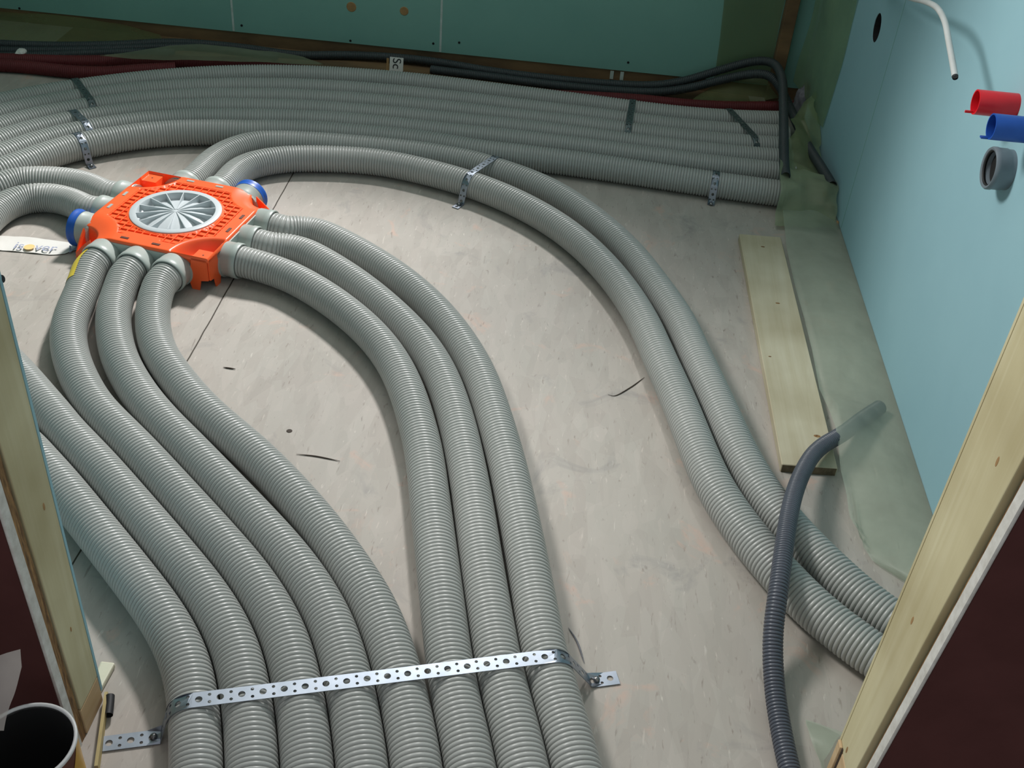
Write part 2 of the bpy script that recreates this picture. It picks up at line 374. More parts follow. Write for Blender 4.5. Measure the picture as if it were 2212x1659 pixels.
for z, y, r in ((0.42, YF-0.030, 0.004), (0.72, YF-0.046, 0.005), (0.20, YF-0.040, 0.003)):
    v, f = lathe([(0, 0.0004), (r*0.8, 0.0003), (r, -0.0004)], 12, 'x'); pyd('knot', [(JL+a, y+b*0.7, z+c*1.8) for a, b, c in v], f, M['plug'], bpy.data.objects['wall_front_left'])
wp = bpy.data.objects['wall_front_right']
boxo('edge_strip', (JR-0.0045, JR-0.0002, YF-0.020, YF-0.006, 0.0, 0.112), M['sole'], wp, 0.001)
boxo('edge_gap', (JR-0.0012, JR-0.0002, YF-0.0235, YF-0.0202, 0.0, 0.112), M['splinter'], wp)
for z, y in ((0.125, YF-0.032), (0.42, YF-0.055), (0.70, YF-0.085)):
    v, f = lathe([(0, 0.0004), (0.0035, 0.0003), (0.0042, -0.0004)], 12, 'x'); pyd('knot', [(JR-a, y+b*0.7, z+c*1.8) for a, b, c in v], f, M['plug'], wp)

# ------------------------------------------------------------ the orange manifold box
BC = np.array([-0.931, 2.298]); BR = math.radians(-10.0); HS = 0.174; TOP = 0.090; PZ = 0.0455; SP = 0.0885
R = 0.0372
bx = empty('distribution_box', (BC[0], BC[1], 0), BR)
tag(bx, 'orange plastic air distribution box with a round grey spoked cover on the floor', 'distribution box')
RC = 0.109
def on_plate(x, y):
    if math.hypot(x, y) < RC+0.0055 or max(abs(x), abs(y)) > 0.140: return False
    if min(math.hypot(HS-sx*x, HS-sy*y) for sx in (1, -1) for sy in (1, -1)) < 0.106: return False
    if y < -0.126 and -0.06 < x < 0.035: return False
    return True
N = 124
def box_z(x, y):
    z = TOP
    for sx, sy, low in ((1, -1, 0), (-1, 1, 0), (-1, -1, 1), (1, 1, 1)):
        dx, dy = HS-sx*x, HS-sy*y; d = math.hypot(dx, dy)
        if not low:
            if d < 0.100:
                t = min(1, (0.100-d)/0.026); t = t*t*(3-2*t); z = TOP-0.030*t
                if 0.004 < dx < 0.046 and 0.004 < dy < 0.046:
                    z = TOP-0.008
                if dx < 0.0045 or dy < 0.0045: z = TOP-0.001
        else:
            if d < 0.104:
                t = min(1, (0.104-d)/0.085); t = t*t*(3-2*t); z = TOP-0.026*t
                if d < 0.058:
                    q = min(1, (0.058-d)/0.012); z -= 0.040*q*q*(3-2*q)
    r = math.hypot(x, y)
    if r < RC-0.003: return TOP-0.028
    if on_plate(x, y): return TOP-0.0037
    e = min(HS-abs(x), HS-abs(y))
    return z - (0.003*(1-e/0.004)**2 if e < 0.004 and z > TOP-0.005 else 0)
g = [-HS+2*HS*i/N for i in range(N+1)]
v = [(x, y, box_z(x, y)) for y in g for x in g]
f = [(j*(N+1)+i, j*(N+1)+i+1, (j+1)*(N+1)+i+1, (j+1)*(N+1)+i) for j in range(N) for i in range(N)]
# hem of the lid, 3 mm thick
k = len(v)
ring = [i for i in range(N+1)]+[j*(N+1)+N for j in range(1, N+1)]+[N*(N+1)+i for i in range(N-1, -1, -1)]+[j*(N+1) for j in range(N-1, 0, -1)]
for q in ring: v.append((v[q][0], v[q][1], v[q][2]-0.007))
for a in range(len(ring)):
    b = (a+1) % len(ring); f.append((ring[b], ring[a], k+a, k+b))
lid = pyd('lid', v, f, M['orange'], bx, True)
lid.modifiers.new('edges', 'EDGE_SPLIT').split_angle = math.radians(50)
# reinforcing ribs on the lid
bm = bmesh.new()
st = 0.0195
for k in range(-7, 8):
    for ax in (0, 1):
        c = k*st; a = None; s = -0.1405
        while s <= 0.1406:
            ok = on_plate(*((s, c) if ax == 0 else (c, s)))
            if ok and a is None: a = s
            if (not ok or s > 0.1395) and a is not None:
                if s-a > 0.004:
                    if ax == 0: box(bm, a, s, c-0.0013, c+0.0013, TOP-0.006, TOP)
                    else: box(bm, c-0.0013, c+0.0013, a, s, TOP-0.006, TOP-0.0001)
                a = None
            s += 0.001
from_bm('rib_grid', bm, M['orange'], bx)
# slot clips near the rim
for sx, sy, ax in [(t, -0.157, 0) for t in (-0.045, 0.035)]+[(t, 0.157, 0) for t in (-0.045, 0.035)]+[(0.157, t, 1) for t in (-0.035, 0.035)]+[(-0.157, t, 1) for t in (-0.035, 0.035)]:
    h = (0.010, 0.0035) if ax == 0 else (0.0035, 0.010)
    boxo('clip', (sx-h[0], sx+h[0], sy-h[1], sy+h[1], TOP-0.001, TOP+0.0012), M['port'] if sy > 0.1 or sx < -0.1 else M['tin'], bx)
# corner skirts with feet
T3 = 0.0035; skirts = {k: bmesh.new() for k in ((1, -1), (-1, 1), (-1, -1), (1, 1))}
for face in range(4):
    c, s = math.cos(face*math.pi/2), math.sin(face*math.pi/2)
    for side in (-1, 1):
        cx, cy = side*HS, -HS
        wx, wy = cx*c-cy*s, cx*s+cy*c                   # which corner of the lid this panel meets
        low = (wx*wy > 0); bm = skirts[(1 if wx > 0 else -1, 1 if wy > 0 else -1)]
        zt = 0.045 if low else TOP-0.006
        outl = [(0.132, zt), (0.170, zt), (0.170, 0.030), (0.150, 0.026), (0.145, 0.0), (0.126, 0.0), (0.1215, 0.02), (0.126, 0.05)]
        if low: outl = [(0.128, TOP-0.016), (0.145, TOP-0.030), (0.160, 0.045), (0.172, 0.030), (0.172, 0.0), (0.136, 0.0), (0.132, 0.02), (0.128, 0.05)]
        vv, ff = prism([(side*p[0], p[1]) for p in outl], [], 0, T3)
        base = []
        for p in vv:
            X, Y, Z = p[0], -HS+p[2], p[1]; base.append(bm.verts.new((X*c-Y*s, X*s+Y*c, Z)))
        for q in ff: bm.faces.new([base[i] for i in q])
for sx, sy in ((-1, -1), (1, 1)):                        # bottom tabs of the two open corners
    x0, x1 = sorted((sx*0.120, sx*0.172)); y0, y1 = sorted((sy*0.120, sy*0.172)); box(skirts[(sx, sy)], x0, x1, y0, y1, 0.002, 0.009)
for sx, sy in ((1, -1), (-1, 1)):                        # curved inner walls below the closed corners
    for q in range(8):
        a0 = math.pi/2*q/8; a1 = math.pi/2*(q+1)/8
        pts = [(sx*(HS-0.046*math.cos(a)), sy*(HS-0.046*math.sin(a))) for a in (a0, a1)]
        bm = skirts[(sx, sy)]; vv = [bm.verts.new((p[0], p[1], z)) for p in pts for z in (0.03, TOP-0.03)]
        bm.faces.new((vv[0], vv[1], vv[3], vv[2]))
for bm in skirts.values(): from_bm('corner_skirt', bm, M['orange'], bx)
boxo('base_shell', (-0.128, 0.128, -0.128, 0.128, 0.002, 0.058), M['port'], bx)
# hole marks and bolts in the corner tabs
for sx, sy in ((1, -1), (-1, 1)):
    v, f = lathe([(0, 0.0006), (0.0022, 0.0006), (0.0022, -0.001)], 10)
    pyd('screw_hole', [(p[0]+sx*(HS-0.024), p[1]+sy*(HS-0.024), p[2]+TOP-0.008) for p in v], f, M['tin'], bx)
for sx, sy in ((-1, -1), (1, 1)):
    v, f = lathe([(0, 0.004), (0.005, 0.003), (0.005, -0.002)], 12)
    pyd('rivet', [(p[0]+sx*(HS-0.028), p[1]+sy*(HS-0.028), p[2]+0.011) for p in v], f, M['port'], bx)
# round cover: rim, dished floor and fourteen fins
RC = 0.109; z0 = TOP+0.0035
prof = [(0, z0-0.0005), (0.012, z0-0.0012), (0.037, z0-0.0035), (0.064, z0-0.009), (0.081, z0-0.0155), (0.0885, z0-0.019), (0.0905, z0-0.018), (0.0925, z0-0.0015), (0.094, z0), (RC-0.002, z0), (RC, z0-0.0015), (RC, TOP-0.012)]
cv = empty('cover'); cv.parent = bx
v, f = lathe(prof, 112); o = pyd('dish', v, f, M['disc'], cv, True); o.modifiers.new('edges', 'EDGE_SPLIT').split_angle = math.radians(40)
for q in range(14):
    a = 2*math.pi*(q+0.5)/14 + 0.30; c, s = math.cos(a), math.sin(a)
    zb = lambda r: np.interp(r, [p[0] for p in prof[:7]], [p[1] for p in prof[:7]])-0.001
    rr = [0.006, 0.037, 0.064, 0.083, 0.0928]; vv = []
    for sgn in (-1, 1):
        w = 0.0011*sgn
        for r in rr: vv += [(r*c-w*s, r*s+w*c, zb(min(r, 0.0905)) if r < 0.092 else z0-0.012), (r*c-w*s, r*s+w*c, z0+0.0003)]
    n5 = 2*len(rr); ff = []
    for i in range(len(rr)-1):
        b = 2*i; ff += [(b, b+2, b+3, b+1), (n5+b+1, n5+b+3, n5+b+2, n5+b), (b+1, b+3, n5+b+3, n5+b+1)]
    ff += [(0, 1, n5+1, n5), (n5-2, 2*n5-2, 2*n5-1, n5-1)]
    pyd('fin', vv, ff, M['disc'], cv)
# port plates and collars, one plate per side
def w2(x, y): c, s = math.cos(BR), math.sin(BR); return np.array([BC[0]+x*c-y*s, BC[1]+x*s+y*c])
def face_pt(face, t, out):
    a = face*math.pi/2; x, y = t, -(HS+out); c, s = math.cos(a), math.sin(a); return w2(x*c-y*s, x*s+y*c)
CAPS = {(3, SP): 0, (2, -SP): 0}
for face in range(4):
    a = face*math.pi/2
    pl = empty('port_plate'); pl.parent = bx; pl.rotation_euler = (0, 0, a)
    hz = (TOP-0.0105)/2; outl = []
    for cx, ph in ((SP+0.004, -math.pi/2), (-SP-0.004, math.pi/2)):
        outl += [(cx+hz*math.cos(ph+math.pi*i/16), 0.003+hz+hz*math.sin(ph+math.pi*i/16)) for i in range(17)]
    v, f = prism(outl, [], 0, 0.012)
    pyd('plate', [(p[0], -HS-0.0035+p[2], p[1]) for p in v], f, M['port'], pl)
    for t in (-SP, 0.0, SP):
        capped = (face, t) in CAPS
        prof = [(0.0385, -0.006), (0.0415, 0.0), (0.0415, 0.022), (0.0428, 0.0235), (0.0428, 0.036), (0.0415, 0.0385), (0.0388, 0.0385), (0.0385, 0.030), (0.0382, -0.006)]
        v, f = lathe(prof, 40, 'y')
        o = pyd('collar', [(p[0]+t, -HS-p[1], p[2]+PZ) for p in v], f, M['port'], pl, True); o.modifiers.new('edges', 'EDGE_SPLIT').split_angle = math.radians(45)
        if capped:
            prof = [(0, 0.062), (0.036, 0.062), (0.0400, 0.058), (0.0425, 0.0605), (0.0455, 0.059), (0.0460, 0.054), (0.0437, 0.050), (0.0437, 0.0392), (0.0435, 0.0392)]
            v, f = lathe([(r, h-0.012) for r, h in prof], 40, 'y')
            o = pyd('end_cap', [(p[0]+t, -HS-p[1], p[2]+PZ) for p in v], f, M['blue_cap'], pl, True); o.modifiers.new('edges', 'EDGE_SPLIT').split_angle = math.radians(40)
            o['label'] = 'blue end cap'

# ------------------------------------------------------------ grey ducts on the floor
def trace(pts, z=R): return [at(p[0], p[1], p[2] if len(p) > 2 else z) for p in pts]
def port_start(face, t):
    out = []
    for d in (0.012, 0.045, 0.075): q = face_pt(face, t, d); out.append(np.array([q[0], q[1], PZ-0.002*(d > 0.06)]))
    return out
D = {}
D['P1'] = trace([(-190, 780), (-100, 860), (-20, 908), (78, 985), (142, 1060), (206, 1140), (288, 1240), (352, 1330), (399, 1417), (419, 1500), (425, 1598), (428, 1650), (430, 1740)])
D['P2'] = trace([(-150, 660), (-70, 716), (0, 768), (55, 827), (108, 890), (193, 985), (260, 1060), (327, 1140), (412, 1240), (475, 1330), (512, 1417), (530, 1500), (540, 1598), (545, 1650), (549, 1740)])
D['P3'] = port_start(0, -SP)+trace([(180, 623), (148, 706), (151, 762), (170, 817), (201, 873), (244, 928), (306, 985), (374, 1060), (445, 1140), (533, 1240), (593, 1330), (626, 1417), (645, 1500), (658, 1598), (663, 1650), (669, 1740)])
D['P4'] = port_start(0, 0.0)+trace([(259, 625), (244, 680), (246, 720), (254, 762), (267, 795), (310, 865), (362, 925), (418, 985), (490, 1060), (560, 1140), (645, 1240), (703, 1330), (739, 1417), (757, 1500), (773, 1598), (780, 1650), (787, 1740)])
D['P5'] = port_start(0, SP)+trace([(332, 653), (330, 707), (344, 763), (388, 827), (443, 890), (552, 985), (625, 1060), (693, 1140), (764, 1240), (812, 1330), (849, 1417), (870, 1500), (889, 1598), (897, 1650), (904, 1740)])
D['P6'] = port_start(1, -SP)+trace([(599, 586), (672, 622), (742, 669), (807, 727), (853, 789), (883, 856), (903, 924), (916, 979), (926, 1058), (941, 1185), (959, 1330), (970, 1417), (1000, 1598), (1010, 1650), (1026, 1740)])
D['P7'] = port_start(1, 0.0)+trace([(632, 536), (703, 570), (775, 617), (845, 675), (909, 742), (950, 807), (977, 879), (994, 942), (1017, 1058), (1036, 1185), (1058, 1330), (1073, 1417), (1117, 1598), (1126, 1650), (1143, 1740)])
D['P8'] = port_start(1, SP)+trace([(666, 496), (742, 528), (816, 570), (880, 615), (943, 673), (994, 738), (1035, 810), (1062, 885), (1093, 993), (1108, 1058), (1134, 1185), (1160, 1330), (1175, 1417), (1227, 1598), (1239, 1650), (1258, 1740)])
D['R1'] = port_start(2, 0.0)+trace([(523, 363), (574, 350), (624, 343), (682, 343), (754, 345), (827, 352), (906, 368), (979, 387), (1051, 411), (1123, 442), (1196, 483), (1240, 515), (1280, 550), (1339, 617), (1388, 693), (1426, 778), (1468, 872), (1507, 971), (1545, 1056), (1605, 1145), (1698, 1256), (1764, 1322), (1867, 1402), (1990, 1480), (2100, 1545)])
D['R2'] = port_start(2, SP)+trace([(472, 340), (527, 317), (581, 306), (646, 302), (725, 305), (816, 312), (906, 325), (979, 342), (1069, 368), (1141, 393), (1200, 420), (1290, 482), (1363, 550), (1417, 620), (1468, 695), (1506, 778), (1551, 875), (1598, 980), (1641, 1056), (1706, 1143), (1794, 1233), (1867, 1300), (1922, 1340), (2040, 1415), (2150, 1475)])
D['C1'] = port_start(3, -SP)+trace([(180, 399), (110, 390), (45, 391), (0, 397), (-60, 412), (-130, 445), (-220, 500), (-320, 570)])
D['C2'] = port_start(3, 0.0)+trace([(150, 435), (95, 426), (50, 430), (0, 452), (-35, 485), (-70, 525), (-100, 570), (-145, 630), (-200, 700)])
B1 = trace([(-170, 440), (-80, 403), (0, 370), (68, 340), (136, 320), (181, 310), (271, 295), (384, 286), (500, 286), (640, 293), (800, 307), (1000, 326), (1200, 348), (1400, 377), (1536, 398), (1668, 416), (1725, 423)])
def top_trace(pts):                                       # axis of a lying duct from its upper outline
    out = []
    for x, y in pts:
        yc = y
        for _ in range(6):
            q = at(x, yc, R); dep = q[0]*XV[2]+q[1]*YV[2]-(q[2]-H)*DN[2]; yc = y+R*F/dep
        out.append(at(x, yc, R))
    return out
B6 = top_trace([(-170, 262), (-80, 226), (0, 200), (90, 186), (170, 171), (271, 157), (384, 147), (495, 140), (640, 140), (740, 145), (830, 151), (906, 158), (1020, 173), (1140, 188), (1260, 203), (1332, 212), (1399, 222), (1499, 233), (1578, 238), (1673, 240), (1725, 241)])
B = smooth_path(resample(catmull(B1), 0.02), 30); Z6 = smooth_path(resample(catmull(B6), 0.02), 40)
Tn = np.gradient(B, axis=0); Tn /= np.linalg.norm(Tn, axis=1)[:, None]; Nn = np.stack([-Tn[:, 1], Tn[:, 0], 0*Tn[:, 0]], 1)
sB = B[:, 0]; tot = []
for p, n, t in zip(B, Nn, Tn):                            # how far the last duct lies behind the first
    d = (Z6-p).dot(t); c = (Z6-p).dot(n); m = np.abs(d) < 0.05; tot.append(c[m].mean() if m.any() else 0.45)
tot = smooth_path(np.array(tot)[:, None].repeat(3, 1), 20)[:, 0]
FR = [[0, .217, .430, .60, .795, 1], [0, .19, .370, .555, .747, 1], [0, .245, .430, .605, .785, 1]]
for i in range(6):
    fr = np.interp(sB, [-1.5, -0.97, 0.6], [FR[0][i], FR[1][i], FR[2][i]]); D['B%d' % (i+1)] = B+Nn*(fr*tot)[:, None]
for k in D:
    if k[0] != 'B': D[k] = smooth_path(resample(catmull(D[k]), 0.02), 6 if k[0] != 'C' else 3, 4, 2)
# ducts that touch are pushed apart until they lie side by side
for k in D:
    if k[0] == 'P':                                       # the strapped ducts run on through the doorway
        d = D[k][-1]-D[k][-6]; d /= np.linalg.norm(d); D[k] = np.vstack([D[k]]+[D[k][-1]+d*0.02*i for i in range(1, 26)])
GAP = 2*R+0.0008
names = list(D)
for it in range(40):
    mv = {k: np.zeros_like(D[k]) for k in names}
    for a in range(len(names)):
        for b in range(len(names)):
            if a == b: continue
            A, Bq = D[names[a]], D[names[b]]
            d = A[:, None, :2]-Bq[None, :, :2]; dist = np.linalg.norm(d, axis=2); j = dist.argmin(1); dm = dist[np.arange(len(A)), j]
            # distance to the segment direction rather than the sample point
            T2 = np.gradient(Bq[:, :2], axis=0); T2 /= np.linalg.norm(T2, axis=1)[:, None]
            dd = d[np.arange(len(A)), j]; dd = dd-T2[j]*(dd*T2[j]).sum(1)[:, None]; dm2 = np.linalg.norm(dd, axis=1)
            hit = (dm < 0.09) & (dm2 < GAP) & (dm2 > 1e-6)
            mv[names[a]][hit, :2] += dd[hit]/dm2[hit][:, None]*((GAP-dm2[hit])*0.5)[:, None]
    for k in names:
        lo = 0 if k[0] == 'B' or k in ('P1', 'P2') else 4
        mm = mv[k]; mm[:lo] = 0; mm = smooth_path(mm, 2, 0, 0) if len(mm) > 4 else mm; mm[:lo] = 0
        D[k] = D[k]+mm*0.7
LAB = dict(
    P1='leftmost of the eight grey corrugated ducts under the long foreground strap',
    P2='second from left of the eight grey ducts under the long foreground strap',
    P3="grey corrugated duct with a yellow sticker at the orange box's near side",
    P4="grey corrugated duct from the middle port of the orange box's near side",
    P5="grey corrugated duct from the near side of orange box, beside the bare nearest corner",
    P6="innermost of three grey ducts curving from the right side of the orange box",
    P7="middle of three grey ducts curving from the right side of the orange box",
    P8="outermost of three grey ducts from the box's right side, at the strap's right end",
    R1="grey corrugated duct on the inner side of the pair curving to the right door post",
    R2="grey corrugated duct on the outer side of the pair curving to the right door post",
    C1="grey corrugated duct from the far port of the orange box's left side",
    C2="grey corrugated duct from the middle port of the box's left side, above the blue cap",
    B1="frontmost of six grey ducts sweeping along the back wall",
    B2="second grey duct from the front in the row of six along the back wall",
    B3="third grey duct from the front in the row of six along the back wall",
    B4="third grey duct from the back in the row of six by the back wall",
    B5="second grey duct from the back in the row of six by the back wall",
    B6="rearmost of six grey ducts by the back wall, next to the red pipes")
DO = {}
for k in D:
    P = resample(D[k], 0.004) if k[0] != 'B' else resample(D[k], 0.01)
    P = smooth_path(P, 12, 6, 2)
    P[:, 2] = np.maximum(P[:, 2], R+0.0003)
    D[k] = P
    o = corrugated('corrugated_duct', P, R, 0.0082, 0.0040, 36 if k[0] in 'PR' else 28, M['duct']); DO[k] = o
    tag(o, LAB[k], 'duct', 'grey corrugated ducts in the row by the back wall' if k[0] == 'B' else 'grey corrugated ducts around the orange box')
# yellow sticker on the left flank of one duct
P = D['P3']; i0 = int(0.035/0.004); seg = P[i0:i0+26]; v, f = [], []
Tg = np.gradient(seg, axis=0); Tg /= np.linalg.norm(Tg, axis=1)[:, None]; Sd = np.cross(Tg, [0, 0, 1.0]); Sd = -Sd
for q, (p, s) in enumerate(zip(seg, Sd)):
    if s[0] > 0: s = -s
    for a in np.radians([0, 15, 30, 45, 58, 68]): v.append(p+(R+0.0009)*(s*math.cos(a)+np.array([0, 0, 1])*math.sin(a)))
for q in range(len(seg)-1):
    for w in range(5): f.append((q*6+w, q*6+w+1, q*6+w+7, q*6+w+6))
o = pyd('sticker', v, f, M['yellow'], DO['P3'], True); o['label'] = 'yellow sticker'

# red pipes and dark conduits behind
rp = trace([(-120, 128), (0, 128), (150, 133), (300, 131), (430, 135), (520, 137)], 0.021)
Pq = D['B6']; Tq = np.gradient(Pq, axis=0); Tq /= np.linalg.norm(Tq, axis=1)[:, None]; Nq = np.stack([-Tq[:, 1], Tq[:, 0], 0*Tq[:, 0]], 1)
par = Pq+Nq*0.072; par[:, 2] = 0.021; sel = par[(par[:, 0] > -0.80) & (par[:, 0] < -0.05)][::20]
rp2 = np.array(list(rp)+[p for p in sel]+trace([(1390, 217), (1470, 226), (1550, 231), (1630, 232), (1700, 231), (1740, 229)], 0.021))
P = smooth_path(resample(catmull(rp2), 0.02), 10)
tag(corrugated('red_pipe', P, 0.0200, 0.006, 0.0016, 20, M['red']), 'dark red corrugated pipe running right behind the six grey ducts', 'pipe', 'red pipes')
rp = trace([(-120, 140), (0, 141), (60, 145), (150, 155), (220, 158), (300, 152), (380, 148)], 0.021)
P = smooth_path(resample(catmull(rp), 0.02), 6)
tag(corrugated('red_pipe', P, 0.0205, 0.006, 0.0016, 20, M['red']), 'short dark red corrugated pipe end at the far left, nearer than the long red one', 'pipe', 'red pipes')

def mixed(pts): return [atY(p[0], p[1], p[2]) if p[3] == 'Y' else at(p[0], p[1], p[2]) for p in pts]
P = mixed([(-150, 88, 0.014, 'z'), (0, 95, 0.014, 'z'), (120, 99, 0.014, 'z'), (250, 97, 0.016, 'z'), (380, 92, 0.020, 'z'), (520, 103, 0.016, 'z'), (640, 119, 0.014, 'z'), (740, 119, 0.018, 'z'), (850, 124, 0.022, 'z'), (950, 135, 0.022, 'z'), (1050, 152, 0.018, 'z'), (1200, 171, 0.016, 'z'), (1330, 182, 3.60, 'Y'), (1420, 184, 3.60, 'Y'), (1480, 174, 3.60, 'Y'), (1560, 150, 3.60, 'Y'), (1635, 131, 3.60, 'Y'), (1668, 134, 3.57, 'Y'), (1688, 165, 3.46, 'Y'), (1692, 215, 3.30, 'Y'), (1693, 290, 3.06, 'Y'), (1694, 355, 2.875, 'Y'), (1697, 383, 2.805, 'Y')])
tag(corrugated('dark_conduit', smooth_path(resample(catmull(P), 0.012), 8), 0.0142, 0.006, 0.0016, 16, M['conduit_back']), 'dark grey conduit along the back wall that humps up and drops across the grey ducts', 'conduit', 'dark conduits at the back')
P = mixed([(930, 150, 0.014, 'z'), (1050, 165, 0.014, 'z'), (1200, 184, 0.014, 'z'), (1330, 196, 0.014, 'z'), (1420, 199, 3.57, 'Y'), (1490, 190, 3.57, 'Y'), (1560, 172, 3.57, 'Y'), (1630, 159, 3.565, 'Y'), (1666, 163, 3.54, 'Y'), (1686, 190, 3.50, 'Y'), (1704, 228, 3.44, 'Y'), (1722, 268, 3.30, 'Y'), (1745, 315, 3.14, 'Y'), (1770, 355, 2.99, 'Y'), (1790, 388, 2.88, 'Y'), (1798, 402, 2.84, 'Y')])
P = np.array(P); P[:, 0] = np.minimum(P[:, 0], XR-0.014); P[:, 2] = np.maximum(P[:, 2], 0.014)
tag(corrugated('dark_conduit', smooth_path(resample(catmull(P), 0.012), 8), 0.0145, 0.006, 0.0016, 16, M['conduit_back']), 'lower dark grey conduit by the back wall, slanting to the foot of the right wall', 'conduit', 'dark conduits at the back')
P = trace([(1900, 880, 0.012), (1862, 905, 0.022), (1830, 930, 0.036), (1807, 945, 0.044), (1782, 959, 0.050), (1757, 981, 0.056), (1735, 1017, 0.066), (1717, 1062, 0.080), (1705, 1110, 0.092), (1697, 1160, 0.098), (1690, 1210, 0.099), (1684, 1255, 0.096), (1678, 1300, 0.086), (1672, 1344, 0.070), (1669, 1399, 0.050), (1671, 1454, 0.034), (1676, 1509, 0.023), (1685, 1564, 0.018), (1694, 1611, 0.0165), (1704, 1655, 0.0165), (1730, 1760, 0.0165)])
tag(corrugated('dark_conduit', smooth_path(resample(catmull(P), 0.008), 6), 0.0165, 0.0060, 0.0024, 24, M['conduit']), 'blue-grey conduit lying across the two ducts beside the right door post', 'conduit')

# ------------------------------------------------------------ perforated steel straps
def strap(cens, lab, tab_a=0.0, tab_b=0.0, width=0.024, mat='steel', anchor=0.012, anchor_b=None, group=None, screws=(False, False)):
    """a perforated band pulled tight over the ducts whose centres are given (outer ones first and last)"""
    c = np.array([x[:2] for x in cens]); ax = c[-1]-c[0] if len(c) > 1 else None
    if ax is None: ax = np.array(cens[0][3:5])
    ax = ax/np.linalg.norm(ax); o2 = c[0]; ds = (c-o2).dot(ax); W = np.array([ax[1], -ax[0]])
    pts = []
    rr = R+0.0012
    for d in ds: pts += [(d+rr*math.cos(a), R+rr*math.sin(a)) for a in np.radians(np.arange(-20, 201, 5))]
    lo, hi = ds.min()-rr-anchor, ds.max()+rr+(anchor if anchor_b is None else anchor_b)
    pts = [p for p in pts if lo < p[0] < hi]+[(lo, 0.0015), (hi, 0.0015)]; pts.sort()
    hull = []
    for p in pts:
        while len(hull) >= 2 and (hull[-1][0]-hull[-2][0])*(p[1]-hull[-2][1])-(hull[-1][1]-hull[-2][1])*(p[0]-hull[-2][0]) >= 0: hull.pop()
        hull.append(p)
    if tab_a: hull = [(lo-tab_a, 0.0015)]+hull
    if tab_b: hull = hull+[(hi+tab_b, 0.0015)]
    hp = np.array([(p[0], p[1], 0) for p in hull]); s = np.concatenate([[0], np.cumsum(np.linalg.norm(np.diff(hp, axis=0), axis=1))]); Ltot = s[-1]
    def P3(t, w):
        d, z = np.interp(t, s, hp[:, 0]), np.interp(t, s, hp[:, 1]); q = o2+ax*d+W*w; return np.array([q[0], q[1], z])
    def NR(t):
        a, b = P3(max(0, t-0.001), 0), P3(min(Ltot, t+0.001), 0); tt = b-a; tt /= np.linalg.norm(tt); n = np.cross(tt, [W[0], W[1], 0]); n = n if n[2] > 0 or abs(n[2]) < 1e-6 else -n; return n
    per = 0.030; hw = width/2; V, Fc = [], []; t0 = 0.0; TH = 0.0011
    while t0 < Ltot-0.001:
        t1 = min(t0+per, Ltot); k = max(2, int((t1-t0)/0.0025))
        out = [(t0+(t1-t0)*i/k, -hw) for i in range(k+1)]+[(t0+(t1-t0)*i/k, hw) for i in range(k, -1, -1)]
        holes = []
        for (a, b, r) in ((0.008, 0, 0.0052*width/0.0255), (0.023, 0.0064*width/0.0255, 0.0025), (0.023, -0.0064*width/0.0255, 0.0025)):
            if t0+a+r+0.001 < t1: holes.append([(t0+a+r*math.cos(-2*math.pi*i/14), b+r*math.sin(-2*math.pi*i/14)) for i in range(14)])
        v, f = prism(out, holes, 0, TH); b0 = len(V)
        for p in v: V.append(P3(p[0], p[1])+NR(p[0])*p[2])
        Fc += [tuple(i+b0 for i in q) for q in f]; t0 = t1
    ob = pyd('perforated_strap', V, Fc, M[mat]); tag(ob, lab, 'strap', group)
    for on, t in zip(screws, (tab_a-0.010, Ltot-tab_b+0.010)):
        if on:
            p = P3(t, 0); v, f = lathe([(0, 0.006), (0.003, 0.006), (0.0055, 0.003), (0.0055, 0.0), (0.002, -0.001)], 12)
            pyd('screw', [(p[0]+a[0], p[1]+a[1], p[2]+TH+a[2]) for a in v], f, M['screw'], ob, True)
    return ob
def near(k, q):
    P = D[k]; return P[np.linalg.norm(P[:, :2]-np.array(q)[:2], axis=1).argmin()]
def cross(keys, qa, qb):
    """where the line from qa to qb meets each duct"""
    out = []
    a, b = np.array(qa[:2]), np.array(qb[:2]); d = (b-a)/np.linalg.norm(b-a); n = np.array([-d[1], d[0]])
    for k in keys:
        P = D[k]; m = np.abs((P[:, :2]-a).dot(n))+(np.linalg.norm(P[:, :2]-(a+b)/2, axis=1) > np.linalg.norm(b-a)*0.9)*10
        p = P[m.argmin()]; out.append((p[0], p[1], p[2]))
    return out
SG = 'perforated steel straps holding down the ducts'
strap(cross(['P1', 'P2', 'P3', 'P4', 'P5', 'P6', 'P7', 'P8'], at(420, 1512, 0.075), at(1195, 1420, 0.075)), 'long shiny perforated steel strap across eight ducts in the foreground', 0.080, 0.046, 0.0255, anchor=0.012, anchor_b=0.032, group=SG, screws=(True, True))
def dirn(k, px, py, zz=R):
    q = at(px, py, zz); P = D[k]; i = np.linalg.norm(P[:, :2]-q[:2], axis=1).argmin(); t = P[min(i+3, len(P)-1)]-P[max(i-3, 0)]; t /= np.linalg.norm(t); return P[i], np.array([-t[1], t[0]])
p, n = dirn('R1', 1018, 400)
q = p[:2]+n*0.08
strap([(p[0], p[1], R)]+[(near('R2', q)[0], near('R2', q)[1], R)], 'short perforated strap over the curving pair of ducts, tab on the bare floor', 0.030, 0.0, 0.020, anchor=0.014, group=SG, screws=(True, False))
p, n = dirn('B1', 172, 315)
strap([(p[0], p[1], R, n[0], n[1])], 'shiny short strap on the frontmost back duct at far left', 0.022, 0.0, 0.020, anchor=0.012, group=SG, screws=(True, False))
p, n = dirn('B2', 178, 283); q = near('B3', p[:2]+n*0.08)
strap([(p[0], p[1], R), (q[0], q[1], R)], 'shiny strap over the second and third back ducts at far left', 0, 0, 0.020, anchor=0.002, group=SG)
p, n = dirn('B4', 192, 232); q = near('B6', p[:2]+n*0.16)
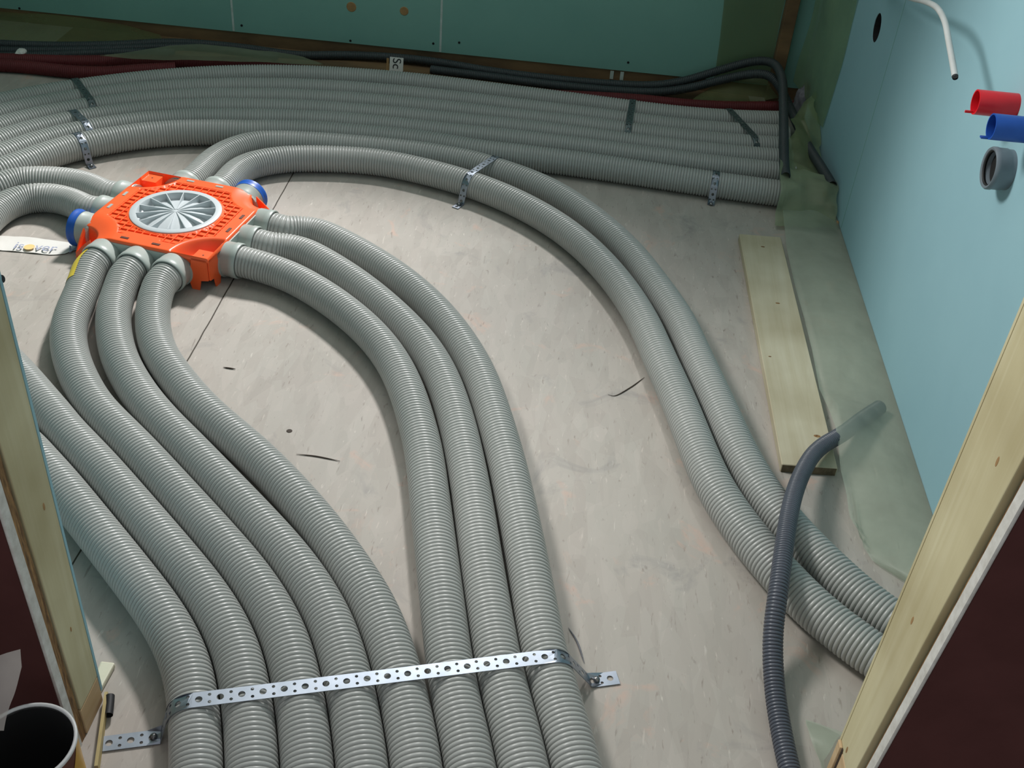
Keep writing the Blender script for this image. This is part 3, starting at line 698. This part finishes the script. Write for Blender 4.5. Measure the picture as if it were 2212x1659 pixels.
strap([(p[0], p[1], R), (near('B5', p[:2]+n*0.08)[0], near('B5', p[:2]+n*0.08)[1], R), (q[0], q[1], R)], 'dull strap over the three rearmost ducts at far left', 0, 0, 0.020, 'dull_steel', 0.002, group=SG)
p, n = dirn('B4', 1352, 290); q = near('B6', p[:2]+n*0.18)
strap([(p[0], p[1], R), (near('B5', p[:2]+n*0.09)[0], near('B5', p[:2]+n*0.09)[1], R), (q[0], q[1], R)], 'dull grey strap over rear ducts right of centre, below the dark conduits', 0, 0, 0.020, 'dull_steel', 0.004, group=SG)
a, b = at(1636, 305, 0.07), at(1575, 240, 0.07)
cc = cross(['B4', 'B5', 'B6'], a, b)
strap(cc, 'dark strap slanting over the rear ducts near the right back corner', 0, 0, 0.020, 'dull_steel', 0.004, group=SG)
p, n = dirn('B1', 1538, 402)
strap([(p[0], p[1], R, n[0], n[1])], 'shiny short strap on the frontmost back duct near the wooden board', 0.012, 0.0, 0.020, anchor=0.010, group=SG, screws=(True, False))

# ------------------------------------------------------------ wooden board and foil along the right wall
bl0, bl1, br1 = at(1597, 505, 0.02), at(1689, 1003, 0.02), at(1810, 1012, 0.02)
dv = bl0-bl1; br0 = br1+dv
bd = empty('wooden_board', (bl1+br0)/2*np.array([1, 1, 0])); bcn = np.array(bd.location)
v = [p-bcn+np.array([0, 0, z]) for z in (-0.0195, 0.0) for p in (bl1, br1, br0, bl0)]
pyd('plank', v, [(0, 3, 2, 1), (4, 5, 6, 7), (0, 1, 5, 4), (1, 2, 6, 5), (2, 3, 7, 6), (3, 0, 4, 7)], M['board'], bd).modifiers.new('bevel', 'BEVEL').width = 0.0015
e = dv/np.linalg.norm(dv)*0.0006
v = [bl1-bcn-e+np.array([0.002, 0, -0.019]), br1-bcn-e+np.array([-0.002, 0, -0.019]), br1-bcn-e+np.array([-0.002, 0, -0.0012]), bl1-bcn-e+np.array([0.002, 0, -0.0012])]
v2 = [p+2*e for p in v]
pyd('sawn_end', v+v2, [(0, 1, 2, 3), (7, 6, 5, 4), (0, 4, 5, 1), (1, 5, 6, 2), (2, 6, 7, 3), (3, 7, 4, 0)], M['end_grain'], bd)
for px, py, r in ((1648, 533, 0.006), (1765, 942, 0.008), (1663, 770, 0.004), (1680, 655, 0.006)):
    p = at(px, py, 0.02)-bcn; vv, ff = lathe([(0, 0.0005), (r*0.6, 0.0005), (r, 0.0001), (r, -0.0008)], 14)
    pyd('knot', [(p[0]+a*0.9, p[1]+b*0.55, p[2]+c) for a, b, c in vv], ff, M['osb'], bd)
tag(bd, 'pale spruce board lying on the floor, its right edge under the foil', 'board')

Led = [(1690, 447, .030), (1700, 540, .026), (1718, 620, .025), (1738, 690, .025), (1755, 760, .026), (1770, 840, .030), (1792, 888, .052), (1806, 925, .064), (1812, 975, .044), (1816, 1020, .020), (1824, 1080, .006), (1830, 1130, .005), (1850, 1162, .006), (1866, 1182, .010), (1885, 1212, .006), (1950, 1254, .005)]
Led = [at(*p) for p in Led]
y0, y1 = Led[0][1], Led[-1][1]
Rig = [np.array([XR-0.002, y, 0.017]) for y in np.linspace(y0+0.02, y1-0.12, 20)]
Dp = D_cond = None
def zf(u, v, p):
    q = p.copy(); q[2] += abs(wr(p, 9, 0.012))*math.sin(math.pi*min(1, u*1.02)) + (0.010*math.sin(math.pi*u))
    d = abs(p[1]-1.83-(p[0]-0.6)*0.35)                    # the conduit lifts the foil
    q[2] += 0.042*math.exp(-(d/0.05)**2)*max(0, 1-u*1.2)*(u > 0)*0.5
    q[0] += wr(p, 14, 0.004, 5.0)*(0.2 < u < 0.9)
    if p[0] < 0.615: q[2] = max(q[2], 0.0225)
    q[2] = max(q[2], 0.003); q[0] = min(q[0], XR-0.002); return q
tag(sheet('foil_strip', Led, Rig, 22, 90, zf, M['film']), 'pale green translucent foil strip along the foot of the right wall', 'foil', 'vapour barrier foil')

def crumple(amp, s, seed, zmin=0.002):
    def fz(u, v, p):
        q = p+np.array([wr(p, s, amp, seed), wr(p, s, amp, seed+3), wr(p, s, amp, seed+7)])
        q[0] = min(q[0], XR-0.002); q[1] = min(q[1], YB-0.002); q[2] = max(q[2], zmin); return q
    return fz
# crumpled foil swallowing the ends of the ducts
def over_duct(X, k):
    q = D['B1'][np.abs(D['B1'][:, 0]-X).argmin()]
    return [np.array([X, q[1]+dy, z]) for dy, z in ((-0.150, 0.006), (-0.095, 0.030), (-0.080, 0.078*k), (-0.058, 0.110*k), (-0.015, 0.122*k), (0.04, 0.118*k))]
L1 = over_duct(0.590, 1.0); R1_ = [np.array([XR-0.004, p[1]+0.01, max(0.02, p[2]*0.62)]) for p in over_duct(0.64, 1.0)]
tag(sheet('crumpled_foil', L1, R1_, 26, 26, crumple(0.014, 18, 2.0, 0.012), M['film_crumple']), 'crumpled green foil over the right ends of the back ducts', 'foil', 'vapour barrier foil')
L1 = [at(1688, 380, .080), at(1702, 330, .085), at(1712, 280, .090), at(1722, 240, .090)]
R1_ = [at(1792, 380, .02), at(1786, 330, .04), at(1782, 280, .07), at(1790, 230, .1)]
R1_ = [np.array([XR-0.006, y, z]) for y, z in ((2.95, 0.03), (3.1, 0.06), (3.25, 0.10), (3.42, 0.15))]
tag(sheet('crumpled_foil', L1, R1_, 26, 26, crumple(0.022, 14, 8.0, 0.022), M['film_side']), 'rumpled foil behind the slanting conduit in the right back corner', 'foil', 'vapour barrier foil')
# foil hanging down the corner along the right wall
L1 = [np.array([XR-0.03, 3.62, z]) for z in (0.08, 0.3, 0.6, 1.0)]; R1_ = [np.array([XR-0.003, y, z]) for y, z in ((3.20, 0.10), (3.17, 0.3), (3.17, 0.6), (3.17, 1.0))]
tag(sheet('hanging_foil', L1, R1_, 14, 30, crumple(0.012, 7, 4.0), M['film_side']), 'yellow-green foil hanging down the right wall by the back corner', 'foil', 'vapour barrier foil')
L1 = [np.array([x, YB-0.004, z]) for x, z in ((0.47, 0.05), (0.46, 0.3), (0.42, 0.7), (0.40, 1.0))]; R1_ = [np.array([0.652, YB-0.012, z]) for z in (0.05, 0.3, 0.7, 1.0)]
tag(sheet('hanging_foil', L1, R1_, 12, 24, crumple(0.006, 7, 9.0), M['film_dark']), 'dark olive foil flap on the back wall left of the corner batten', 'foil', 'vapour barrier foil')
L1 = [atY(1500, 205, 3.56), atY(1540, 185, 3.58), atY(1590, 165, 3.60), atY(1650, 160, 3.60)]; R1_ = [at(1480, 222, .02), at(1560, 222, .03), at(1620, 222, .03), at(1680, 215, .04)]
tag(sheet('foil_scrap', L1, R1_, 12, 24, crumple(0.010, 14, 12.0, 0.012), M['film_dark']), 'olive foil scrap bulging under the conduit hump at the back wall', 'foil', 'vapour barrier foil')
# folded foil at the back on the left
L1 = [at(x, y, .052) for x, y in ((215, 121), (290, 111), (370, 100), (430, 97), (500, 101), (590, 112), (650, 122), (700, 138))]
R1_ = [at(x, y, .048) for x, y in ((215, 122), (290, 127), (370, 129), (430, 131), (500, 134), (590, 136), (650, 138), (702, 139))]
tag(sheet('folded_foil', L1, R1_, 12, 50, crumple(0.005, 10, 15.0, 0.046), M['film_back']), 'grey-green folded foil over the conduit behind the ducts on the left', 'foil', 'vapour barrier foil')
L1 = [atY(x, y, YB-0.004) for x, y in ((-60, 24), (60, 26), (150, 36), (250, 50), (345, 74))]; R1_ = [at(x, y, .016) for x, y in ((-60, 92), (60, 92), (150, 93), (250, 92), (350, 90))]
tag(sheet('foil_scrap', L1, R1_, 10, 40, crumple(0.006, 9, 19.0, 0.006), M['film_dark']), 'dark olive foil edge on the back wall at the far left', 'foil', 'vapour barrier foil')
for pts, lb in ((((-150, 107), (0, 109), (120, 109), (230, 106), (330, 102), (420, 101), (520, 112), (600, 124)), 'middle one of three dark conduits lying in the far left back corner'),
                (((-150, 121), (0, 121), (90, 119), (170, 116), (250, 113), (320, 112), (380, 114)), 'nearest of three dark conduits in the far left corner, beside the red pipes')):
    P = smooth_path(resample(catmull(trace(pts, 0.0132)), 0.012), 8)
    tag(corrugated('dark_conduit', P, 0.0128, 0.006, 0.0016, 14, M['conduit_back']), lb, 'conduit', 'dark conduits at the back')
# foil corner by the right door post
L1 = [at(1748, 1556, .004), at(1752, 1592, .016), at(1764, 1632, .005), at(1768, 1700, .003)]; R1_ = [np.array([JR+0.04, YF+0.085, .006]), np.array([JR+0.02, YF+0.045, .03]), np.array([JR-0.002, YF+0.02, .035]), np.array([JR-0.004, YF-0.03, .02])]
tag(sheet('foil_corner', L1, R1_, 12, 16, crumple(0.010, 20, 23.0, 0.002), M['film']), 'small green foil corner at the foot of the right door post', 'foil', 'vapour barrier foil')
# grey wool tuft in the corner
bm = bmesh.new(); bmesh.ops.create_icosphere(bm, subdivisions=4, radius=1.0)
c = atY(1734, 222, 3.52)
for vv in bm.verts:
    n = 1+0.35*mnoise.noise(vv.co*2.2)+0.15*mnoise.noise(vv.co*7); vv.co = Vector((c[0]+vv.co.x*0.026*n, c[1]+vv.co.y*0.03*n, c[2]+vv.co.z*0.062*n))
tag(from_bm('insulation_tuft', bm, M['wool'], smooth=True), 'grey mineral wool tuft stuffed below the corner batten', 'insulation')

# ------------------------------------------------------------ fittings on the right wall
def tube_stub(name, px, py, prof, mat, lab, inner=None, depth=0.0):
    p = atX(px, py, XR); o = empty(name, p)
    v, f = lathe(prof, 40, 'x'); q = pyd('tube', [(-a, b, c) for a, b, c in v], f, mat, o, True); q.modifiers.new('edges', 'EDGE_SPLIT').split_angle = math.radians(40)
    if inner:
        v, f = lathe([(0, depth), (inner, depth), (inner, depth-0.001)], 32, 'x'); pyd('bore_shade', [(-a, b, c) for a, b, c in v], f, M['black'], o)  # black disc paints the deep shade inside the pipe
    tag(o, lab, 'pipe'); return o
o = tube_stub('red_pipe_stub', 2194, 229, [(0.0195, -0.004), (0.0215, 0.0), (0.0215, 0.070), (0.0190, 0.070), (0.0187, 0.004)], M['stub_red'], 'open red plastic pipe end sticking out of the right wall', 0.0186, 0.022)
bm = bmesh.new(); box(bm, -0.082, -0.069, -0.0015, 0.0015, -0.0205, -0.0165); from_bm('burr', bm, M['stub_red'], o)
o = tube_stub('blue_pipe_stub', 2238, 283, [(0.0195, -0.004), (0.0215, 0.0), (0.0215, 0.074), (0.0190, 0.074), (0.0187, 0.004)], M['stub_blue'], 'open blue plastic pipe end on the right wall below the red one', 0.0186, 0.022)
bm = bmesh.new(); box(bm, -0.085, -0.073, -0.004, 0.004, -0.0212, -0.0185); from_bm('burr', bm, M['stub_blue'], o)
o = tube_stub('grey_pipe_socket', 2179, 367, [(0.028, 0.0), (0.0350, 0.0), (0.0350, 0.008), (0.0362, 0.010), (0.0362, 0.024), (0.0372, 0.027), (0.0372, 0.033), (0.0352, 0.036), (0.0315, 0.035), (0.0292, 0.031), (0.0290, 0.003)], M['stub_grey'], 'dark grey waste pipe socket on the right wall below the blue pipe', 0.0289, 0.021)
v, f = lathe([(0.0318, 0.0295), (0.0312, 0.0340), (0.0290, 0.0335), (0.0284, 0.029)], 36, 'x', True); pyd('rubber_seal', [(-a, b, c) for a, b, c in v], f, M['rubber'], o, True)
cp = [atX(1905, -40, XR+0.004), atX(1930, -20, XR-0.035)]+[atX(x, y, X) for x, y, X in ((1968, -4, 0.705), (2003, 5, 0.695), (2027, 20, 0.688), (2042, 50, 0.684), (2050, 92, 0.682), (2057, 130, 0.681), (2063, 165, 0.680))]
P = smooth_path(resample(catmull(cp), 0.006), 4)
cb = empty('grey_cable', P[-1])
plain_tube('sheath', P-P[-1], 0.0058, 16, M['cable'], cb)
t = P[-1]-P[-2]; t /= np.linalg.norm(t); plain_tube('cut_end', np.array([-t*0.0002, t*0.0012, t*0.004]), 0.0052, 14, M['ink_dark'], cb)
tag(cb, 'pale grey cable poking from the right wall and drooping above the red pipe', 'cable')

# ------------------------------------------------------------ printed paper on the floor by the box
pc = [at(-40, 508, .003), at(60, 511, .003), at(150, 523, .003), at(185, 532, .003)]; pd = [at(-40, 537, .003), at(40, 543, .003), at(110, 549, .004), at(140, 548, .003)]
pp = empty('printed_paper_strip', at(80, 530, 0)); pl = np.array(pp.location)
def zf2(u, v, p): q = p-pl; q[2] = 0.002+abs(wr(p, 22, 0.003)); return q
sheet('paper', pd, pc, 8, 24, zf2, M['paper'], pp)
base = at(24, 536, 0.0072); right = at(118, 543, 0.0072)-base; ang = math.atan2(right[1], right[0])
def text(name, body, loc, size, mat, parent, rot, sx=1.0):
    cu = bpy.data.curves.new(name, 'FONT'); cu.body = body; cu.size = size; cu.extrude = 0.0001
    t = bpy.data.objects.new('tmp', cu); COL.objects.link(t); bpy.context.view_layer.update()
    me = bpy.data.meshes.new_from_object(t.evaluated_get(bpy.context.evaluated_depsgraph_get())); bpy.data.objects.remove(t)
    me.materials.clear(); o = link(name, me, mat, parent); o.location = loc; o.rotation_euler = rot; o.scale = (sx, 1, 1); return o
b = base-pl
def along(d, up=0): return b[0]+d*math.cos(ang)-up*math.sin(ang), b[1]+d*math.sin(ang)+up*math.cos(ang)
LW = np.linalg.norm(right)
for body, d, m, w in (('is', 0.002, 'ink', 0.016), ('ver', 0.052, 'ink', 0.03), ('Va', 0.128, 'ink', 0.02)):
    x, y = along(d); text('lettering', body, (x, y, 0.0072), 0.047, M[m], pp, (0, 0, ang), 0.85)
x, y = along(0.039, 0.0115); v, f = lathe([(0, 0.0003), (0.0125, 0.0003), (0.0125, 0)], 24)
pyd('printed_dot', [(x+p[0], y+p[1], 0.0072+p[2]) for p in v], f, M['ink_yellow'], pp)
tag(pp, 'white paper strip printed with a word, on the floor left of the orange box', 'paper')

# white tag with writing behind the ducts
p = at(852, 152, .03); tg = empty('written_tag', (p[0], p[1]+0.03, 0))
boxo('paper', (-0.023, 0.023, 0, 0.0012, 0.0, 0.060), M['paper'], tg)
boxo('tape_edge', (-0.034, -0.026, 0, 0.001, 0.0, 0.055), M['plug'], tg)
text('lettering', 'Sc', (-0.012, -0.0008, 0.058), 0.040, M['ink_dark'], tg, (math.radians(90), math.radians(90), 0))
tg.rotation_euler = (math.radians(-14), 0, 0)
tag(tg, 'white handwritten paper tag behind the rear duct under the conduit', 'tag')

# ------------------------------------------------------------ things by the left door post and small litter
rc = at(55, 1606, 0.19); tin = empty('open_tin', (rc[0], rc[1], 0)); RT = 0.060; HT = 0.19
v, f = lathe([(0, 0.0), (RT-0.004, 0.0), (RT-0.002, 0.004), (RT-0.002, HT-0.004)], 56); pyd('can_body', v, f, M['tin'], tin, True)
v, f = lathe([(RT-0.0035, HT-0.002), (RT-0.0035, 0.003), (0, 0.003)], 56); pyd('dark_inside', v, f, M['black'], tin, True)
v, f = lathe([(RT-0.0035, HT-0.006), (RT-0.0035, HT), (RT-0.001, HT+0.0018), (RT+0.001, HT), (RT+0.0008, HT-0.004), (RT-0.0015, HT-0.006)], 56, 'z', True); pyd('rim', v, f, M['white_rim'], tin, True)
vv, ff = [], []
for i in range(13):
    a = math.radians(-40+i*6.5)
    for z in (0.05, 0.08, 0.11, 0.14, 0.165): vv.append(((RT-0.0014)*math.cos(a), (RT-0.0014)*math.sin(a), z-0.02*math.sin(i*0.5)))
for i in range(12):
    for j in range(4): ff.append((i*5+j, i*5+5+j, i*5+6+j, i*5+1+j))
pyd('printed_patch', vv, ff, M['tin_yellow'], tin, True)
tag(tin, 'open tin with a white rim and dark inside at the foot of the left post', 'tin')
L1 = [np.array(p) for p in ((-0.73, 0.80, 0.36), (-0.74, 0.80, 0.27), (-0.76, 0.80, 0.15), (-0.78, 0.79, 0.02))]
a0 = atY(44, 1402, 0.80); a1 = atY(46, 1440, 0.79); a2 = atY(22, 1520, 0.77); a3 = atY(6, 1580, 0.75)
R1_ = [a0, a1, a2, a3]; L1 = [p+np.array([-0.13, -0.01, d]) for p, d in zip(R1_, (-0.075, -0.05, -0.02, 0))]
tag(sheet('plastic_bag', L1, R1_, 14, 20, crumple(0.006, 18, 31.0), M['bag']), 'greyish clear plastic bag hanging above the open tin at the left edge', 'bag')
p = at(222, 1468, 0)
bm = bmesh.new(); box(bm, p[0]-0.012, p[0]+0.011, p[1]-0.026, p[1]+0.026, 0.0, 0.011)
for vv in bm.verts:
    if vv.co.y < p[1]: vv.co.x = p[0]+(vv.co.x-p[0])*0.72
tag(from_bm('plastic_wedge', bm, M['cream'], bevel=0.003), 'small cream plastic wedge beside the foot of the left door post', 'wedge')
la, lb = at(232, 1505, .004), at(210, 1665, .004); dd = (lb-la)/np.linalg.norm(lb-la); nn = np.array([-dd[1], dd[0], 0])*0.0024
v = [q+s*nn+np.array([0, 0, z]) for z in (-0.004, 0.012) for q, s in ((la, -1), (la, 1), (lb, 1), (lb, -1))]
pyd_l = pyd('thin_lath', v, [(0, 3, 2, 1), (4, 5, 6, 7), (0, 1, 5, 4), (1, 2, 6, 5), (2, 3, 7, 6), (3, 0, 4, 7)], M['lath']); tag(pyd_l, 'thin pale wooden lath on edge along the left door post', 'lath')
P = np.array([at(*q) for q in ((238, 1503, .012), (237, 1520, .011), (234, 1545, .010))])
tag(plain_tube('foam_tube', smooth_path(resample(catmull(P), 0.004), 1), 0.0066, 14, M['rubber']), 'short black foam tube end beside the thin lath', 'tube')
p = atX(9, 600, JL); bm = bmesh.new(); bmesh.ops.create_icosphere(bm, subdivisions=3, radius=1.0)
for vv in bm.verts: vv.co = Vector((JL-0.001+vv.co.x*0.003, YF+0.002+vv.co.y*0.003, p[2]+vv.co.z*0.005))
tag(from_bm('dark_plug', bm, M['rubber'], smooth=True), 'small dark plug on the inner edge of the left door post', 'plug')

def splinter(pts, r, lab, mat='splinter', name='wood_splinter', g='wood splinters on the floor'):
    P = resample(catmull([at(x, y, r) for x, y in pts]), 0.004)
    s = np.linspace(0, 1, len(P)); V, Fc = sweep(P, r*(1-0.75*np.abs(2*s-1)**2), 6); o = np_mesh(name, V, Fc, M[mat]); tag(o, lab, 'splinter', g)
splinter([(1313, 852), (1326, 855), (1360, 838), (1392, 815)], 0.0013, 'long bent dark splinter on the floor left of the curving duct pair')
splinter([(482, 793), (495, 795), (509, 797)], 0.0016, 'short dark splinter on the floor just right of the board joint')
splinter([(640, 981), (680, 985), (735, 996)], 0.0013, 'thin dark splinter between the near-side and right-side ducts')
splinter([(1228, 1356), (1246, 1385), (1262, 1432)], 0.0016, 'greyish splinter on the floor just above the strap right tab', 'wool')
p = at(625, 931, 0); v, f = lathe([(0, 0.0008), (0.005, 0.0008), (0.006, 0)], 14); o = pyd('floor_screw', [(p[0]+a, p[1]+b, c) for a, b, c in v], f, M['splinter']); tag(o, 'dark screw head in the floor between the two duct groups', 'screw')
def chip(px, py, z, s, mat, lab, name='plaster_crumb'):
    p = at(px, py, z); bm = bmesh.new(); bmesh.ops.create_icosphere(bm, subdivisions=2, radius=1.0)
    for vv in bm.verts:
        n = 1+0.4*mnoise.noise(vv.co*1.7+Vector((px, py, 0))); vv.co = Vector((min(p[0]+vv.co.x*s[0]*n, XR-0.001), p[1]+vv.co.y*s[1]*n, max(0.0005, p[2]+vv.co.z*s[2]*n)))
    tag(from_bm(name, bm, M[mat]), lab, 'crumb')
chip(1787, 380, .03, (.011, .010, .007), 'paper', 'white plaster crumb at the foot of the right wall by the slanting conduit')
chip(1782, 420, .02, (.006, .012, .006), 'plug', 'tan plaster crumb at the right wall just below the conduit end')
chip(46, 112, .042, (.016, .02, .010), 'paper', 'pale scrap on the red pipes at the far left')
chip(1801, 448, .02, (.004, .012, .007), 'splinter', 'dark crumb at the right wall where the foil strip begins')
chip(1809, 482, .014, (.005, .009, .006), 'plug', 'small brown crumb at the foot of the right wall beside the foil strip')
